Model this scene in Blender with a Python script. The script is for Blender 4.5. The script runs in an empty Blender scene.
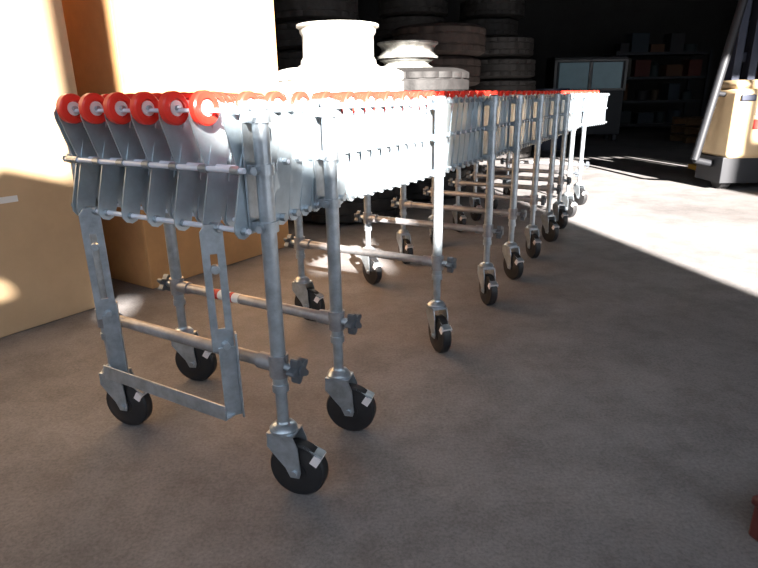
import bpy, math, random
from mathutils import Vector, Matrix
random.seed(7)
scene = bpy.context.scene
V = Vector
# ------------------------------------------------------------------ materials
def mat(name, col, rough=0.5, metal=0.0, noise=0.0, nscale=8.0, col2=None, bump=0.0, bscale=60.0, emit=None, estr=0.0):
    m = bpy.data.materials.new(name); m.use_nodes = True
    nt = m.node_tree; b = nt.nodes['Principled BSDF']
    b.inputs['Base Color'].default_value = (*col, 1)
    b.inputs['Roughness'].default_value = rough
    b.inputs['Metallic'].default_value = metal
    if noise > 0 or col2:
        tc = nt.nodes.new('ShaderNodeTexCoord')
        n = nt.nodes.new('ShaderNodeTexNoise'); n.inputs['Scale'].default_value = nscale
        n.inputs['Detail'].default_value = 6; n.inputs['Roughness'].default_value = 0.65
        r = nt.nodes.new('ShaderNodeValToRGB')
        r.color_ramp.elements[0].position = 0.35; r.color_ramp.elements[1].position = 0.68
        c2 = col2 if col2 else tuple(max(0, c*(1-noise)) for c in col)
        r.color_ramp.elements[0].color = (*c2, 1); r.color_ramp.elements[1].color = (*col, 1)
        nt.links.new(tc.outputs['Object'], n.inputs['Vector'])
        nt.links.new(n.outputs['Fac'], r.inputs['Fac'])
        nt.links.new(r.outputs['Color'], b.inputs['Base Color'])
    if bump > 0:
        tc2 = nt.nodes.new('ShaderNodeTexCoord')
        n2 = nt.nodes.new('ShaderNodeTexNoise'); n2.inputs['Scale'].default_value = bscale
        n2.inputs['Detail'].default_value = 5
        bp = nt.nodes.new('ShaderNodeBump'); bp.inputs['Strength'].default_value = bump
        bp.inputs['Distance'].default_value = 0.01
        nt.links.new(tc2.outputs['Object'], n2.inputs['Vector'])
        nt.links.new(n2.outputs['Fac'], bp.inputs['Height'])
        nt.links.new(bp.outputs['Normal'], b.inputs['Normal'])
    if emit:
        b.inputs['Emission Color'].default_value = (*emit, 1)
        b.inputs['Emission Strength'].default_value = estr
    return m

M_galv = mat('galvanised_steel', (0.52,0.585,0.64), 0.34, 0.72, 0.35, 30, bump=0.05)
M_bar  = mat('worn_crossbar', (0.45,0.45,0.47), 0.45, 0.6, 0.4, 18)
M_slat = mat('zinc_plated_slat', (0.60,0.69,0.75), 0.30, 0.62, 0.25, 14)
M_rod  = mat('bright_rod', (0.80,0.85,0.95), 0.3, 0.2)
M_red  = mat('red_plastic', (0.85,0.045,0.028), 0.3)
M_hub  = mat('wheel_hub', (0.85,0.80,0.80), 0.4, 0.2)
M_grey = mat('grey_trim', (0.2,0.2,0.2), 0.5)
M_rub  = mat('caster_rubber', (0.018,0.018,0.02), 0.5, 0, 0.4, 40)
M_knob = mat('cast_knob', (0.13,0.145,0.165), 0.45, 0.5)
M_tyre = mat('tyre_rubber', (0.036,0.032,0.031), 0.7, 0, 0.6, 12, bump=0.2)
M_tyre0= mat('black_tyre_rubber', (0.016,0.014,0.014), 0.7, 0, 0.6, 12, bump=0.2)
M_tyreB= mat('muddy_tyre_rubber', (0.075,0.052,0.043), 0.8, 0, 0.6, 9, bump=0.2)
M_tyreLit= mat('sunlit_tyre_rubber', (0.62,0.60,0.56), 0.7, 0, 0.15, 12)  # rubber coloured pale to stand in for the glare of the sun
M_rim  = mat('white_wheel_paint', (0.62,0.60,0.55), 0.5, 0.0, 0.2, 9)
M_rimg = mat('grey_wheel_paint', (0.42,0.42,0.39), 0.45, 0.1, 0.7, 14)
M_blk  = mat('black_steel', (0.02,0.021,0.025), 0.5, 0.3)
M_card = mat('cardboard', (0.60,0.42,0.25), 0.85, 0, 0.14, 4, bump=0.06, bscale=20)
M_card2= mat('cardboard_orange', (0.62,0.34,0.145), 0.85, 0, 0.2, 5)
M_white= mat('white_label', (0.8,0.8,0.78), 0.6)
M_lred = mat('label_red', (0.55,0.04,0.03), 0.6)
M_dred = mat('dark_red_paint', (0.08,0.016,0.014), 0.6)
M_wall = mat('dark_wall', (0.035,0.033,0.033), 0.9, 0, 0.3, 2)
M_wood = mat('wood_pallet', (0.2,0.12,0.06), 0.8, 0, 0.4, 10)
M_cream= mat('cream_paint', (0.60,0.44,0.26), 0.45, 0, 0.15, 6)
M_yel  = mat('yellow_paint', (0.75,0.42,0.05), 0.45, 0, 0.2, 6)
M_navy = mat('navy_steel', (0.025,0.03,0.05), 0.45, 0.4)

def floor_mat(name='concrete_floor', k=1.0):
    m = bpy.data.materials.new(name); m.use_nodes = True
    nt = m.node_tree; N = nt.nodes; L = nt.links; b = N['Principled BSDF']
    tc = N.new('ShaderNodeTexCoord')
    def noise(s, d, r=0.6, dist=0.0):
        n = N.new('ShaderNodeTexNoise'); n.inputs['Scale'].default_value = s
        n.inputs['Detail'].default_value = d; n.inputs['Roughness'].default_value = r
        n.inputs['Distortion'].default_value = dist
        L.new(tc.outputs['Object'], n.inputs['Vector']); return n
    def ramp(n, p0, c0, p1, c1):
        r = N.new('ShaderNodeValToRGB'); e = r.color_ramp.elements
        e[0].position = p0; e[1].position = p1
        e[0].color = (*[x*k for x in c0], 1); e[1].color = (*[x*k for x in c1], 1)
        L.new(n.outputs['Fac'], r.inputs['Fac']); return r
    def mul(a, c, f):
        mx = N.new('ShaderNodeMix'); mx.data_type = 'RGBA'; mx.blend_type = 'MULTIPLY'
        mx.inputs[0].default_value = f
        L.new(a, mx.inputs[6]); L.new(c, mx.inputs[7]); return mx.outputs[2]
    big = ramp(noise(0.9, 5, 0.6, 0.6), 0.32, (0.150,0.140,0.140), 0.68, (0.245,0.233,0.232))
    med = ramp(noise(5.0, 9, 0.8), 0.40, (0.60,0.585,0.575), 0.56, (1,1,1))
    n3 = noise(130, 4, 0.7)
    fine = ramp(n3, 0.36, (0.68,0.68,0.68), 0.6, (1.08,1.08,1.08))
    o = mul(big.outputs['Color'], med.outputs['Color'], 0.65)
    o = mul(o, fine.outputs['Color'], 0.8)
    L.new(o, b.inputs['Base Color'])
    b.inputs['Roughness'].default_value = 0.78
    bp = N.new('ShaderNodeBump'); bp.inputs['Strength'].default_value = 0.2; bp.inputs['Distance'].default_value = 0.01
    L.new(n3.outputs['Fac'], bp.inputs['Height']); L.new(bp.outputs['Normal'], b.inputs['Normal'])
    return m
M_floor = floor_mat()

# ------------------------------------------------------------------ mesh builder
def frame(ax):
    ax = ax.normalized()
    t = V((0,0,1)) if abs(ax.z) < 0.9 else V((1,0,0))
    u = ax.cross(t).normalized(); w = ax.cross(u).normalized()
    return ax, u, w
class MB:
    def __init__(s): s.v=[]; s.f=[]; s.m=[]; s.mats=[]
    def mi(s, m):
        if m not in s.mats: s.mats.append(m)
        return s.mats.index(m)
    def add(s, vs, fs, m):
        o = len(s.v); s.v += [tuple(x) for x in vs]; k = s.mi(m)
        for f in fs: s.f.append([i+o for i in f]); s.m.append(k)
    def cyl(s, p, q, r, m, n=16, r2=None):
        p=V(p); q=V(q); r2 = r if r2 is None else r2
        a,u,w = frame(q-p); vs=[]
        for c,rr in ((p,r),(q,r2)):
            for i in range(n):
                t=2*math.pi*i/n; vs.append(c+u*math.cos(t)*rr+w*math.sin(t)*rr)
        fs=[[i,(i+1)%n,n+(i+1)%n,n+i] for i in range(n)]
        fs += [list(range(n))[::-1], list(range(n,2*n))]
        s.add(vs, fs, m)
    def lathe(s, o, ax, prof, m, n=32, mod=None, closed=False):
        o=V(o); a,u,w = frame(V(ax)); vs=[]; k=len(prof)
        for i in range(n):
            t=2*math.pi*i/n; d=u*math.cos(t)+w*math.sin(t)
            for j,(r,z) in enumerate(prof):
                if mod: r = mod(i,j,r)
                vs.append(o+d*r+a*z)
        fs=[]
        for i in range(n):
            i2=(i+1)%n
            for j in range(k if closed else k-1):
                j2=(j+1)%k
                fs.append([i*k+j,i*k+j2,i2*k+j2,i2*k+j])
        s.add(vs, fs, m)
    def box(s, c, sx, sy, sz, m, ux=(1,0,0), uy=(0,1,0), uz=(0,0,1)):
        c=V(c); ux=V(ux).normalized()*sx/2; uy=V(uy).normalized()*sy/2; uz=V(uz).normalized()*sz/2
        vs=[c+ux*a+uy*b+uz*d for d in (-1,1) for b in (-1,1) for a in (-1,1)]
        s.add(vs, [[0,2,3,1],[4,5,7,6],[0,1,5,4],[2,6,7,3],[0,4,6,2],[1,3,7,5]], m)
    def prism(s, pts, th, nrm, m):
        nrm=V(nrm).normalized()*th/2; n=len(pts)
        vs=[V(p)-nrm for p in pts]+[V(p)+nrm for p in pts]
        fs=[list(range(n))[::-1], list(range(n,2*n))]+[[i,(i+1)%n,n+(i+1)%n,n+i] for i in range(n)]
        s.add(vs, fs, m)
    def strap(s, p, q, wd, th, nrm, m, ext=0.0, seg=5):
        p=V(p); q=V(q); d=(q-p).normalized(); side=d.cross(V(nrm)).normalized(); pts=[]; h=wd/2
        for i in range(seg+1):
            t=math.pi*i/seg; pts.append(q+d*(ext-h+h*math.sin(t)) + side*h*math.cos(t))
        for i in range(seg+1):
            t=math.pi*i/seg; pts.append(p-d*(ext-h+h*math.sin(t)) - side*h*math.cos(t))
        s.prism(pts, th, nrm, m)
    def obj(s, name, parent=None, bevel=0.0, ang=35):
        import bmesh
        me=bpy.data.meshes.new(name); me.from_pydata(s.v,[],s.f)
        for m in s.mats: me.materials.append(m)
        me.polygons.foreach_set('material_index', s.m)
        me.update()
        bm=bmesh.new(); bm.from_mesh(me); bmesh.ops.recalc_face_normals(bm, faces=bm.faces); bm.to_mesh(me); bm.free()
        me.shade_smooth()
        me.set_sharp_from_angle(angle=math.radians(ang))
        o=bpy.data.objects.new(name, me); scene.collection.objects.link(o)
        if parent: o.parent=parent
        if bevel>0:
            b=o.modifiers.new('bevel','BEVEL'); b.width=bevel; b.segments=2; b.limit_method='ANGLE'
        return o
def empty(name):
    e=bpy.data.objects.new(name,None); scene.collection.objects.link(e); e.empty_display_size=0.1; return e

# ------------------------------------------------------------------ camera
cam_d=bpy.data.cameras.new('camera'); cam=bpy.data.objects.new('camera',cam_d); scene.collection.objects.link(cam)
cam_d.sensor_width=36; cam_d.lens=27.07
cam.matrix_world = Matrix.Translation((0,0,0.822)) @ Matrix.Rotation(math.radians(71.70),4,'X') @ Matrix.Rotation(math.radians(-0.9),4,'Z')
cam_d.clip_start=0.02; scene.camera=cam

# ------------------------------------------------------------------ conveyor
conv=empty('expandable_skate_wheel_conveyor')
C=V((0.86,-0.51,0)).normalized()
posts=[(-0.207,1.055),(-0.105,1.297),(0.191,1.785),(0.439,2.23),(0.613,2.56),(0.803,2.915),(0.984,3.25),(1.145,3.575),(1.31,3.92),(1.54,4.37)]
P=[V((x,y,0)) for x,y in posts]
Ptail=P+[V((1.88,4.80,0))]
W=0.564
ZT,ZM,ZB=0.801,0.697,0.586
seg=[(Ptail[i+1]-Ptail[i]).length for i in range(len(Ptail)-1)]; TOT=sum(seg)
def path(s):
    if s<0: return P[0]+(P[1]-P[0]).normalized()*s
    for i,l in enumerate(seg):
        if s<=l: return Ptail[i].lerp(Ptail[i+1], s/l)
        s-=l
    return Ptail[-1]+(Ptail[-1]-Ptail[-2]).normalized()*s
S=[-0.035,0.035,0.10]
while S[-1]<TOT+0.05: S.append(S[-1]+0.05)
lat=MB(); wh=MB(); rods=MB()
woffs=[0.103,0.183,0.263,0.343,0.423,0.500]
planes=[0.040]+[a+0.018 for a in woffs]+[0.534]
up=V((0,0,1))
for i in range(len(S)-1):
    A=path(S[i]); B=path(S[i+1])
    wd=0.044 if i<3 else 0.034
    for k,a in enumerate(planes):
        o=-C*a
        lat.strap(A+o+up*(ZT-0.004)-C*0.002, B+o+up*ZB-C*0.002, wd,0.003,C,M_slat,ext=0.017)
        lat.strap(A+o+up*ZB+C*0.002, B+o+up*(ZT-0.004)+C*0.002, wd,0.003,C,M_slat,ext=0.017)
for i in range(len(S)):
    A=path(S[i])
    for z,r in ((ZT,0.004),(ZB,0.0045)):
        rods.cyl(A-C*0.025+up*z, A-C*0.545+up*z, r, M_rod, 8)
        rods.cyl(A-C*0.024+up*z, A-C*0.037+up*z, 0.008, M_galv, 6)
    if i<len(S)-1:
        Bm=(A+path(S[i+1]))/2
        rods.cyl(Bm-C*0.025+up*ZM, Bm-C*0.545+up*ZM, 0.0045, M_rod, 8)
        rods.cyl(Bm-C*0.026+up*ZM, Bm-C*0.037+up*ZM, 0.008, M_galv, 6)
    offs=woffs if i%2==0 else [a+0.040 for a in woffs[:-1]]
    R=0.031 if i==0 else 0.0295
    for a in offs:
        c=A-C*a+up*(ZT+0.004)
        wh.lathe(c, C, [(0.012,-0.010),(R-0.010,-0.010),(R-0.003,-0.009),(R,-0.006),(R,0.006),(R-0.003,0.009),(R-0.010,0.010),(0.0175,0.010),(0.0165,0.0065),(0.010,0.0065)], M_red, 24)
        wh.cyl(c-C*0.0095, c+C*0.0085, 0.0145, M_hub, 16)
        wh.cyl(c-C*0.015, c+C*0.015, 0.0055, M_galv, 8)
A=path(S[0])
for z in (ZM,ZB):
    rods.cyl(A-C*0.02+up*z, A-C*0.552+up*z, 0.0055, M_rod, 12)
    for a in planes:
        rods.cyl(A-C*(a-0.010)+up*z, A-C*(a+0.010)+up*z, 0.008, M_galv, 10)
lat.obj('lattice_slats',conv); wh.obj('skate_wheels',conv); rods.obj('cross_rods',conv)

def caster(mb, pos, ang, brake=True):
    p=V((pos[0],pos[1],0)); d=V((math.cos(ang),math.sin(ang),0)); ax=V((-d.y,d.x,0))
    R=0.064; wc=p+d*0.030+up*R
    mb.lathe(wc, ax, [(0.020,-0.017),(0.046,-0.017),(0.050,-0.015),(0.060,-0.015),(R,-0.010),(R,0.010),(0.060,0.015),(0.050,0.015),(0.046,0.017),(0.020,0.017)], M_rub, 36)
    mb.cyl(wc-ax*0.019, wc+ax*0.019, 0.022, M_rub, 20)
    mb.cyl(wc-ax*0.030, wc+ax*0.030, 0.007, M_galv, 8)
    for sgn in (-1,1):
        o=ax*sgn*0.0235
        pts=[p-d*0.028+up*0.150, p+d*0.030+up*0.150, p+d*0.040+up*0.125, wc+d*0.014+up*0.0, wc+d*0.010-up*0.012, wc-d*0.010-up*0.012, wc-d*0.020+up*0.010, p-d*0.030+up*0.120]
        mb.prism([x+o for x in pts], 0.003, ax, M_galv)
    mb.box(p+up*0.150+d*0.001, 0.060,0.050,0.005, M_galv, d, ax, up)
    mb.lathe(p+up*0.150, up, [(0.0,0.0),(0.030,0.0),(0.030,0.008),(0.024,0.016),(0.015,0.020),(0.013,0.024),(0.0,0.024)], M_galv, 20)
    if brake:
        mb.box(p+d*0.068+up*0.112, 0.045,0.026,0.004, M_galv, (d-up*0.45), ax, (d*0.45+up))
        mb.box(wc+d*0.045+up*0.030, 0.018,0.036,0.02, M_hub, (d-up*0.6), ax, (d*0.6+up))

def knob(mb, c, out):
    out=V(out).normalized(); _,u,w=frame(out)
    mb.cyl(c, c+out*0.022, 0.009, M_galv, 10)
    n=40; pts=[]
    for i in range(n):
        t=2*math.pi*i/n; r=0.021+0.0065*math.cos(5*t)
        pts.append(c+out*0.030+u*math.cos(t)*r+w*math.sin(t)*r)
    mb.prism(pts, 0.018, out, M_knob)
    mb.cyl(c+out*0.038, c+out*0.043, 0.011, M_knob, 14)

angR=[-0.30,-0.25,-1.25,-1.35,-1.2,-1.4,-1.2,-1.3,-1.2,-1.2]
angL=[-0.30,-0.2,-0.5,-1.0,-1.2,-1.4,-1.2,-1.3,-1.1,-1.2]
ZC=0.303
for i,p in enumerate(P):
    fr=MB(); l=p-C*W
    s0=sum(seg[:i])
    Ld=(path(s0+0.05)-path(s0-0.05)).normalized()
    for k,(q,sg) in enumerate(((p,1),(l,-1))):
        fr.cyl(q+up*0.25, q+up*0.814, 0.0155, M_galv, 20)
        fr.cyl(q+up*0.17, q+up*0.26, 0.0125, M_galv, 20)
        fr.cyl(q+up*0.245, q+up*0.262, 0.0175, M_galv, 20)
        fr.lathe(q+up*0.814, up, [(0.0175,-0.012),(0.0175,0),(0.012,0.004),(0,0.005)], M_galv, 16)
        for z in (ZB+0.005, ZM, ZT-0.012):
            fr.cyl(q+up*(z-0.010), q+up*(z+0.010), 0.020, M_galv, 18)
            fr.box(q-C*sg*0.020+up*z, 0.026,0.030,0.018, M_galv, C, Ld, up)
            fr.cyl(q-Ld*0.030+up*z, q+Ld*0.030+up*z, 0.0045, M_galv, 8)
            fr.cyl(q-Ld*0.032+up*z, q-Ld*0.022+up*z, 0.008, M_galv, 6)
        fr.box(q-C*sg*0.031+up*(ZM), 0.004,0.040,0.240, M_galv, C, Ld, up)
        fr.cyl(q+up*(ZC-0.024), q+up*(ZC+0.024), 0.0205, M_bar, 20)
        fr.cyl(q-C*sg*0.005+up*ZC, q-C*sg*0.050+up*ZC, 0.0175, M_bar, 18)
        if not (i==0 and sg==-1): knob(fr, q+C*sg*0.019+up*ZC, C*sg)
    fr.cyl(p-C*0.01+up*ZC, l+C*0.01+up*ZC, 0.0135, M_bar, 20)
    if i==1:
        c=p-C*0.36+up*ZC
        fr.cyl(c-C*0.045, c+C*0.045, 0.0139, M_white, 20)
        fr.cyl(c-C*0.050, c-C*0.030, 0.0142, M_lred, 20); fr.cyl(c+C*0.010, c+C*0.022, 0.0142, M_lred, 20)
    fr.obj('support_frame_%d'%(i+1), conv)
    cs=MB(); caster(cs,(p.x,p.y),angR[i]); caster(cs,(l.x,l.y),angL[i])
    cs.obj('casters_%d'%(i+1), conv)

# folding end stop bracket at the near end; flats twisted toward the end face
st=MB(); F=V((C.y,-C.x,0))
Nf=(C+F*0.85).normalized(); wf=V((-Nf.y,Nf.x,0))
base=path(S[0])
rt=base-C*0.108+F*0.012; lt=base-C*0.485+F*0.012
def slot_flat(c0, ztop, zbot, wd=0.044):
    zs1=ztop-0.045; zs2=ztop-0.20
    st.prism([c0+up*(ztop+0.014)+wf*(wd*0.25),c0+up*ztop+wf*(wd/2),c0+up*zs1+wf*(wd/2),c0+up*zs1-wf*(wd/2),c0+up*ztop-wf*(wd/2),c0+up*(ztop+0.014)-wf*(wd*0.25)],0.004,Nf,M_galv)
    for sg in (-1,1):
        st.box(c0+wf*sg*(wd/2-0.0075)+up*((zs1+zs2)/2), 0.004,0.015,zs1-zs2+0.002,M_galv,Nf,wf,up)
    st.box(c0+up*((zs2+zbot)/2), 0.004,wd,zs2-zbot,M_galv,Nf,wf,up)
    st.cyl(c0-Nf*0.006+up*(zs1-0.03), c0+Nf*0.010+up*(zs1-0.03), 0.009, M_galv, 10)
zb=0.182
for c,sgn in ((rt,1),(lt,-1)):
    slot_flat(c,0.580,0.33)
    c2=c+Nf*0.005+wf*0.006
    st.box(c2+up*((0.34+zb)/2), 0.004,0.034,0.34-zb, M_galv, Nf, wf, up)
    st.box(c2+wf*0.019+up*((0.372+zb)/2)+Nf*0.008, 0.018,0.004,0.372-zb, M_galv, Nf, wf, up)
    st.cyl(c-Nf*0.012+up*0.345, c2+Nf*0.012+up*0.345, 0.008, M_galv, 8)
    st.cyl(c-C*0.014+up*ZB-F*0.012, c+C*0.014+up*ZB-F*0.012, 0.010, M_galv, 10)
mid=(rt+lt)/2+F*0.006
ln=(rt-lt).length
wdir=-F
st.box(mid+up*(zb+0.002), ln+0.024,0.036,0.004, M_galv, C, wdir, up)
st.box(mid+F*0.018+up*(zb+0.017), ln+0.024,0.004,0.034, M_galv, C, wdir, up)
st.obj('folding_end_stop', conv, bevel=0.0008)

# ------------------------------------------------------------------ tyres & wheels
def tyre(mb, c, R, ri, w, m, ax=(0,0,1), n=84):
    h=w/2
    prof=[(ri,-h*0.72),(ri+0.02,-h*0.86),(ri+(R-ri)*0.5,-h),(R-0.05,-h*0.93),(R-0.012,-h*0.80),
          (R,-h*0.74),(R,-h*0.40),(R-0.014,-h*0.38),(R-0.014,-h*0.30),(R,-h*0.28),(R,h*0.28),(R-0.014,h*0.30),(R-0.014,h*0.38),(R,h*0.40),(R,h*0.74),
          (R-0.012,h*0.80),(R-0.05,h*0.93),(ri+(R-ri)*0.5,h),(ri+0.02,h*0.86),(ri,h*0.72),(ri+0.03,h*0.4),(ri+0.05,0),(ri+0.03,-h*0.4)]
    def mod(i,j,r):
        if j in (4,5,6,9,10,13,14,15) and (i+(1 if j>9 else 0))%4==0: return r-0.014
        return r
    mb.lathe(c, ax, prof, m, n, mod, closed=True)
def rim(mb, c, R, w, m, ax=(0,0,1)):
    h=w/2; a,u,ww=frame(V(ax)); c=V(c)
    k=min(0.05,h*0.5)
    prof=[(R,h),(R,h-0.014),(R-0.018,h-0.024),(R-0.022,h-k),(R-0.036,h-k-0.02),(R-0.036,-h+k+0.02),(R-0.022,-h+k),(R-0.018,-h+0.024),(R,-h+0.014),(R,-h),
          (R-0.012,-h),(R-0.03,-h+k),(R-0.044,-h+k+0.02),(R-0.044,h-k-0.02),(R-0.03,h-k),(R-0.026,h-0.03),(R-0.012,h)]
    mb.lathe(c, ax, prof, m, 48, closed=True)
    z=h-0.045
    mb.lathe(c, ax, [(R-0.04,0.0),(R-0.09,z-0.02),(R*0.58,z),(R*0.36,z),(R*0.34,z+0.01),(R*0.32,z+0.01),(R*0.32,z-0.012),(R*0.58,z-0.012),(R-0.09,z-0.03),(R-0.04,-0.01)], m, 48, closed=True)
    for i in range(10):
        t=2*math.pi*i/10; d=u*math.cos(t)+ww*math.sin(t)
        mb.cyl(c+d*R*0.47+a*(z-0.002), c+d*R*0.47+a*(z+0.006), 0.012, M_blk, 10)
    for i in range(5):
        t=2*math.pi*(i+0.5)/5; d=u*math.cos(t)+ww*math.sin(t)
        mb.cyl(c+d*(R-0.095)+a*(z-0.03), c+d*(R-0.095)+a*(z-0.006), 0.024, M_blk, 14)

def stack(name,x,y,k,R,w,mats,jit=0.02,rims=()):
    e=empty(name); z=0
    for i in range(k):
        mb=MB(); tyre(mb,(x+random.uniform(-jit,jit),y+random.uniform(-jit,jit),z+w/2),R*random.uniform(0.97,1.0),R*0.58,w,mats[min(i,len(mats)-1)])
        mb.obj('tyre_%d'%(i+1),e); z+=w
    for n,(dx,RR,rw,m) in enumerate(rims):
        mb=MB(); rim(mb,(x+dx,y,z+rw/2),RR,rw,m); mb.obj('steel_wheel_%d'%(n+1),e); z+=rw
    return e
stack('tyre_stack',-0.25,4.15,4,0.455,0.25,[M_tyre0,M_tyre0,M_tyre0,M_tyreLit],0.008,[(0,0.275,0.27,M_rim)])
stack('tyre_stack',0.33,4.95,4,0.45,0.255,[M_tyre0],0.012,[(-0.08,0.215,0.08,M_rimg),(-0.07,0.245,0.12,M_rimg)])
stack('tyre_stack',-0.62,6.2,8,0.45,0.25,[M_tyre],0.03)
stack('tyre_stack',0.62,6.6,5,0.50,0.30,[M_tyreB],0.07)
stack('tyre_stack',1.62,7.9,6,0.46,0.25,[M_tyre,M_tyreB,M_tyre],0.05)
stack('tyre_stack',-1.6,6.4,7,0.45,0.25,[M_tyre],0.03)
stack('tyre_stack',0.55,9.2,9,0.52,0.27,[M_tyre],0.05)
stack('tyre_stack',1.75,9.6,8,0.50,0.27,[M_tyreB,M_tyre],0.06)
def drum(x,y,m):
    e=empty('steel_drum'); b=MB()
    b.lathe((x,y,0),(0,0,1),[(0,0.02),(0.27,0.02),(0.285,0),(0.285,0.02),(0.28,0.03),(0.28,0.28),(0.29,0.295),(0.28,0.31),(0.28,0.57),(0.29,0.585),(0.28,0.60),(0.28,0.85),(0.287,0.86),(0.287,0.88),(0.275,0.88),(0.27,0.865),(0,0.865)],m,32)
    b.cyl((x+0.15,y-0.05,0.865),(x+0.15,y-0.05,0.885),0.03,M_blk,12)
    b.obj('drum_shell',e)
drum(2.6,9.0,mat('blue_drum_paint',(0.02,0.03,0.06),0.5)); drum(2.85,10.0,M_dred)

# ------------------------------------------------------------------ cardboard bulk boxes
u=V((0.56,0.83,0)).normalized(); nb=V((-u.y,u.x,0))
def bulk_box(c0, wlen, dep, h, m, z0=0.0):
    e=empty('cardboard_bulk_box'); mb=MB(); c0=V((c0[0],c0[1],0))
    cc=c0+u*wlen/2+nb*dep/2; t=0.012
    mb.box(c0+u*wlen/2+nb*t/2+up*(z0+h/2), wlen,t,h,m,u,nb,up)
    mb.box(c0+u*wlen/2+nb*(dep-t/2)+up*(z0+h/2), wlen,t,h,m,u,nb,up)
    mb.box(c0+u*t/2+nb*dep/2+up*(z0+h/2), t,dep-2*t,h,m,u,nb,up)
    mb.box(c0+u*(wlen-t/2)+nb*dep/2+up*(z0+h/2), t,dep-2*t,h,m,u,nb,up)
    mb.box(cc+up*(z0+t/2), wlen-2*t,dep-2*t,t,m,u,nb,up)
    mb.obj('carton_walls',e,bevel=0.004)
    fl=MB()
    fl.box(c0+u*wlen/2-nb*0.045+up*(z0+h-0.09), wlen-0.02,0.006,0.20,m,u,(nb+up*0.45),(up-nb*0.45))
    fl.obj('folded_flap',e)
    lb=MB(); lb.box(c0+u*wlen*0.70-nb*0.002+up*(z0+0.49), 0.12,0.003,0.022,M_white,u,nb,up)
    lb.obj('shipping_label',e)
    return e
bulk_box((-1.79,1.325),1.17,1.0,1.45,M_card)
bulk_box((-1.03,2.46),0.92,1.0,1.5,M_card2)

# ------------------------------------------------------------------ electric pallet stacker
fk=empty('electric_pallet_stacker'); X0,Y0=2.93,5.08
b=MB()
b.box((X0+0.20,Y0+0.0,0.55),0.38,0.42,0.56,M_cream)
b.box((X0+0.20,Y0+0.02,0.86),0.32,0.34,0.08,M_cream)
b.obj('power_unit',fk,bevel=0.035)
b=MB()
b.box((X0+0.33,Y0+0.02,0.17),0.66,0.40,0.22,M_blk)
b.box((X0+0.10,Y0-0.22,0.76),0.12,0.02,0.05,M_navy); b.box((X0+0.24,Y0-0.217,0.55),0.12,0.012,0.08,M_lred)
b.box((X0+0.24,Y0-0.217,0.65),0.12,0.012,0.05,M_white)
b.box((X0+0.62,Y0-0.05,0.62),0.30,0.40,0.62,M_blk)
b.box((X0+0.36,Y0-0.14,0.90),0.14,0.12,0.16,M_blk)
b.obj('base_and_battery',fk,bevel=0.015)
b=MB()
for sx in (0.28,0.42,0.78,0.92): b.box((X0+sx,Y0+0.36,1.35),0.07,0.10,2.3,M_navy)
for z in (0.4,1.1,1.8,2.45): b.box((X0+0.60,Y0+0.40,z),0.76,0.05,0.08,M_navy)
b.cyl((X0+0.60,Y0+0.36,0.3),(X0+0.60,Y0+0.36,2.3),0.035,M_blk,16)
for sx in (0.51,0.69):
    for k in range(38): b.box((X0+sx,Y0+0.33,0.4+k*0.05),0.014,0.012,0.038,M_blk)
b.obj('mast',fk,bevel=0.004)
b=MB()
b.cyl((X0-0.17,Y0-0.05,0.25),(X0+0.06,Y0-0.05,1.75),0.034,M_blk,14)
b.cyl((X0+0.06,Y0-0.05,1.75),(X0+0.10,Y0-0.02,2.15),0.034,M_blk,14)
b.cyl((X0+0.10,Y0-0.02,2.15),(X0+0.40,Y0+0.36,2.30),0.034,M_blk,14)
b.cyl((X0-0.17,Y0-0.05,0.25),(X0+0.05,Y0-0.02,0.20),0.028,M_blk,14)
b.cyl((X0-0.09,Y0-0.05,0.80),(X0+0.06,Y0-0.02,0.78),0.020,M_blk,12)
b.obj('guard_tube',fk)
b=MB()
b.box((X0+0.415,Y0-0.2,0.62),0.035,0.05,0.75,M_yel)
for sx in (0.45,0.84): b.box((X0+sx,Y0+0.75,0.06),0.16,0.6,0.05,M_yel)
b.obj('forks_and_guard',fk,bevel=0.006)
b=MB()
for sx,yy,r in ((0.09,-0.05,0.10),(0.62,-0.05,0.10),(0.45,0.95,0.05),(0.84,0.95,0.05)):
    b.cyl((X0+sx-0.04,Y0+yy,r),(X0+sx+0.04,Y0+yy,r),r,M_rub,24); b.cyl((X0+sx-0.045,Y0+yy,r),(X0+sx+0.045,Y0+yy,r),r*0.5,M_hub,16)
b.obj('wheels',fk)

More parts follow.
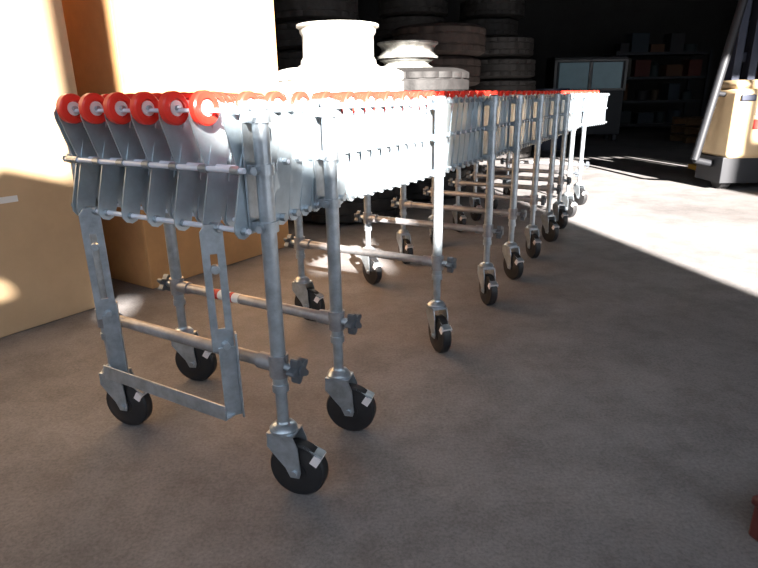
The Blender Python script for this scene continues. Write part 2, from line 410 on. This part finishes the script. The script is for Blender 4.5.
# ------------------------------------------------------------------ background racks & clutter
cols=[(0.08,0.016,0.011),(0.015,0.026,0.03),(0.06,0.038,0.02),(0.022,0.022,0.026),(0.06,0.055,0.045),(0.02,0.032,0.045),(0.08,0.032,0.012)]
cm=[mat('stored_goods_%d'%i,c,0.7) for i,c in enumerate(cols)]
def rack(x,y,w,d,h,lv):
    e=empty('storage_rack'); b=MB()
    for sx in (0,w):
        for sy in (0,d): b.box((x+sx,y+sy,h/2),0.06,0.06,h,M_blk)
    for k in range(lv): b.box((x+w/2,y+d/2,0.15+k*(h-0.2)/(lv-1)),w,d,0.05,M_blk)
    b.obj('rack_frame',e)
    g=MB()
    for k in range(lv):
        z=0.175+k*(h-0.2)/(lv-1); xx=x+0.08
        while xx<x+w-0.3:
            ww=random.uniform(0.15,0.4); hh=random.uniform(0.15,(h-0.2)/(lv-1)*0.8); c=random.choice(cm)
            ty=random.random()
            if ty<0.4: g.cyl((xx+ww/2,y+0.3,z),(xx+ww/2,y+0.3,z+hh),min(ww/2,0.14),c,18)
            elif ty<0.6:
                g.cyl((xx+ww/2,y+0.3,z),(xx+ww/2,y+0.3,z+hh*0.7),min(ww/2,0.11),c,16); g.cyl((xx+ww/2,y+0.3,z+hh*0.7),(xx+ww/2,y+0.3,z+hh),min(ww/2,0.11),c,16,0.03)
            else: g.box((xx+ww/2,y+0.25,z+hh/2),ww,0.35,hh,c)
            xx+=ww+random.uniform(0.02,0.15)
    g.obj('stored_goods',e,bevel=0.01)
rack(4.9,12.4,1.9,0.7,1.6,4); rack(7.4,11.9,2.5,0.7,2.2,4); rack(-3.2,10.5,2.8,0.7,2.4,4)
# glass cabinet
gc=empty('glass_display_cabinet'); b=MB()
M_glass=mat('glowing_glass',(0.05,0.08,0.095),0.1,0,0.5,2.5,emit=(0.25,0.42,0.5),estr=0.09)  # panes emit faintly, standing in for bluish daylight in the glass
cx=3.66
b.box((cx,10.6,0.75),1.25,0.5,1.3,M_blk); b.obj('cabinet_body',gc,bevel=0.02)
b=MB(); b.box((cx-0.28,10.34,1.09),0.50,0.01,0.42,M_glass); b.box((cx+0.29,10.34,1.09),0.50,0.01,0.42,M_glass); b.obj('glass_panes',gc)
b=MB()
for x in (-0.6,0.0,0.6): b.box((cx+x,10.33,1.09),0.04,0.03,0.5,M_grey)
for z in (0.86,1.33): b.box((cx,10.33,z),1.22,0.03,0.03,M_grey)
b.obj('cabinet_trim',gc)
b=MB()
for x in (-0.55,0.55):
    for y in (10.42,10.78): b.box((cx+x,y,0.05),0.06,0.06,0.1,M_blk)
b.obj('feet',gc)
def pallet(x,y,n=3):
    e=empty('wooden_pallet'); b=MB()
    for k in range(n):
        z=k*0.14
        for i in range(3): b.box((x,y-0.45+0.45*i,z+0.05),1.1,0.09,0.09,M_wood)
        for i in range(7): b.box((x-0.5+i*0.166,y,z+0.113),0.1,1.0,0.02,M_wood)
    b.obj('pallet_boards',e)
pallet(5.6,9.6,3); pallet(7.0,9.0,2)

# dark red steel tool box at the lower right
tb=empty('red_toolbox'); b=MB()
b.box((0.925,0.84,0.035),0.38,0.24,0.07,M_dred,(0.95,0.3,0),(-0.3,0.95,0)); b.box((0.925,0.84,0.08),0.39,0.25,0.02,M_dred,(0.95,0.3,0),(-0.3,0.95,0))
b.obj('box_body',tb,bevel=0.006)
b=MB(); b.cyl((0.90,0.825,0.09),(0.90,0.825,0.12),0.006,M_blk); b.cyl((1.0,0.86,0.09),(1.0,0.86,0.12),0.006,M_blk); b.cyl((0.89,0.822,0.12),(1.01,0.863,0.12),0.009,M_blk); b.obj('handle',tb)

# ------------------------------------------------------------------ building shell
def slab(name,x0,x1,y0,y1,z0,z1,m):
    b=MB(); b.box(((x0+x1)/2,(y0+y1)/2,(z0+z1)/2),x1-x0,y1-y0,z1-z0,m); return b.obj(name)
slab('floor',-5,11,-1.5,14,-0.1,0,M_floor)
slab('yard_ground',-14,16,-14,-1.5,-0.12,-0.02,M_floor)
slab('wall_north',-5,11,14,14.2,0,5,M_wall)
slab('wall_west',-5.2,-5,-1.5,14,0,5,M_wall)
slab('wall_east',11,11.2,-1.5,14,0,5,M_wall)
slab('ceiling',-5.2,11.2,-1.7,14.2,5,5.2,M_wall)
slab('wall_south',-5.2,11.2,-1.7,-1.5,3.75,5,M_wall)
b=MB()
for x in range(-4,11,3): b.box((x,6.3,4.85),0.15,15,0.3,M_blk)
b.obj('trim_1')
M_blocker=mat('sun_blocker_grey',(0.45,0.42,0.40),0.9,0,0.2,3)
b=MB()  # unseen wall added behind the camera; steps and gaps shape the sun patches
for x0,x1,z0,z1 in [(-9,-0.5,0,4.6),(-0.5,0.15,0,3.76),(0.15,0.27,0,3.36),(0.15,0.27,3.47,3.76),(0.27,0.50,0,3.85),(0.50,0.66,0,3.28),(0.50,0.66,3.42,5.4),
                    (0.66,1.1,0,4.08),(1.1,1.42,0,3.62),(1.42,1.85,0,3.50),(1.85,2.25,0,4.25),(2.25,3.25,0,4.9),(5.25,5.32,0,6.0),(5.32,6.2,0,4.80),(6.2,12,0,6.0)]:
    b.box(((x0+x1)/2,-6.1,(z0+z1)/2-0.02),x1-x0,0.2,z1-z0,M_blocker)
b.obj('sun_blocker_wall')

# ------------------------------------------------------------------ light
sun=bpy.data.lights.new('sun','SUN'); sun.energy=54; sun.angle=math.radians(0.53); sun.color=(1,0.94,0.87)
so=bpy.data.objects.new('sun',sun); scene.collection.objects.link(so)
so.rotation_euler=V((-0.2,1,-0.4)).to_track_quat('-Z','Y').to_euler()
w=bpy.data.worlds.new('world'); scene.world=w; w.use_nodes=True
bg=w.node_tree.nodes['Background']; bg.inputs[0].default_value=(0.76,0.86,1,1); bg.inputs[1].default_value=2.45
scene.view_settings.view_transform='Standard'
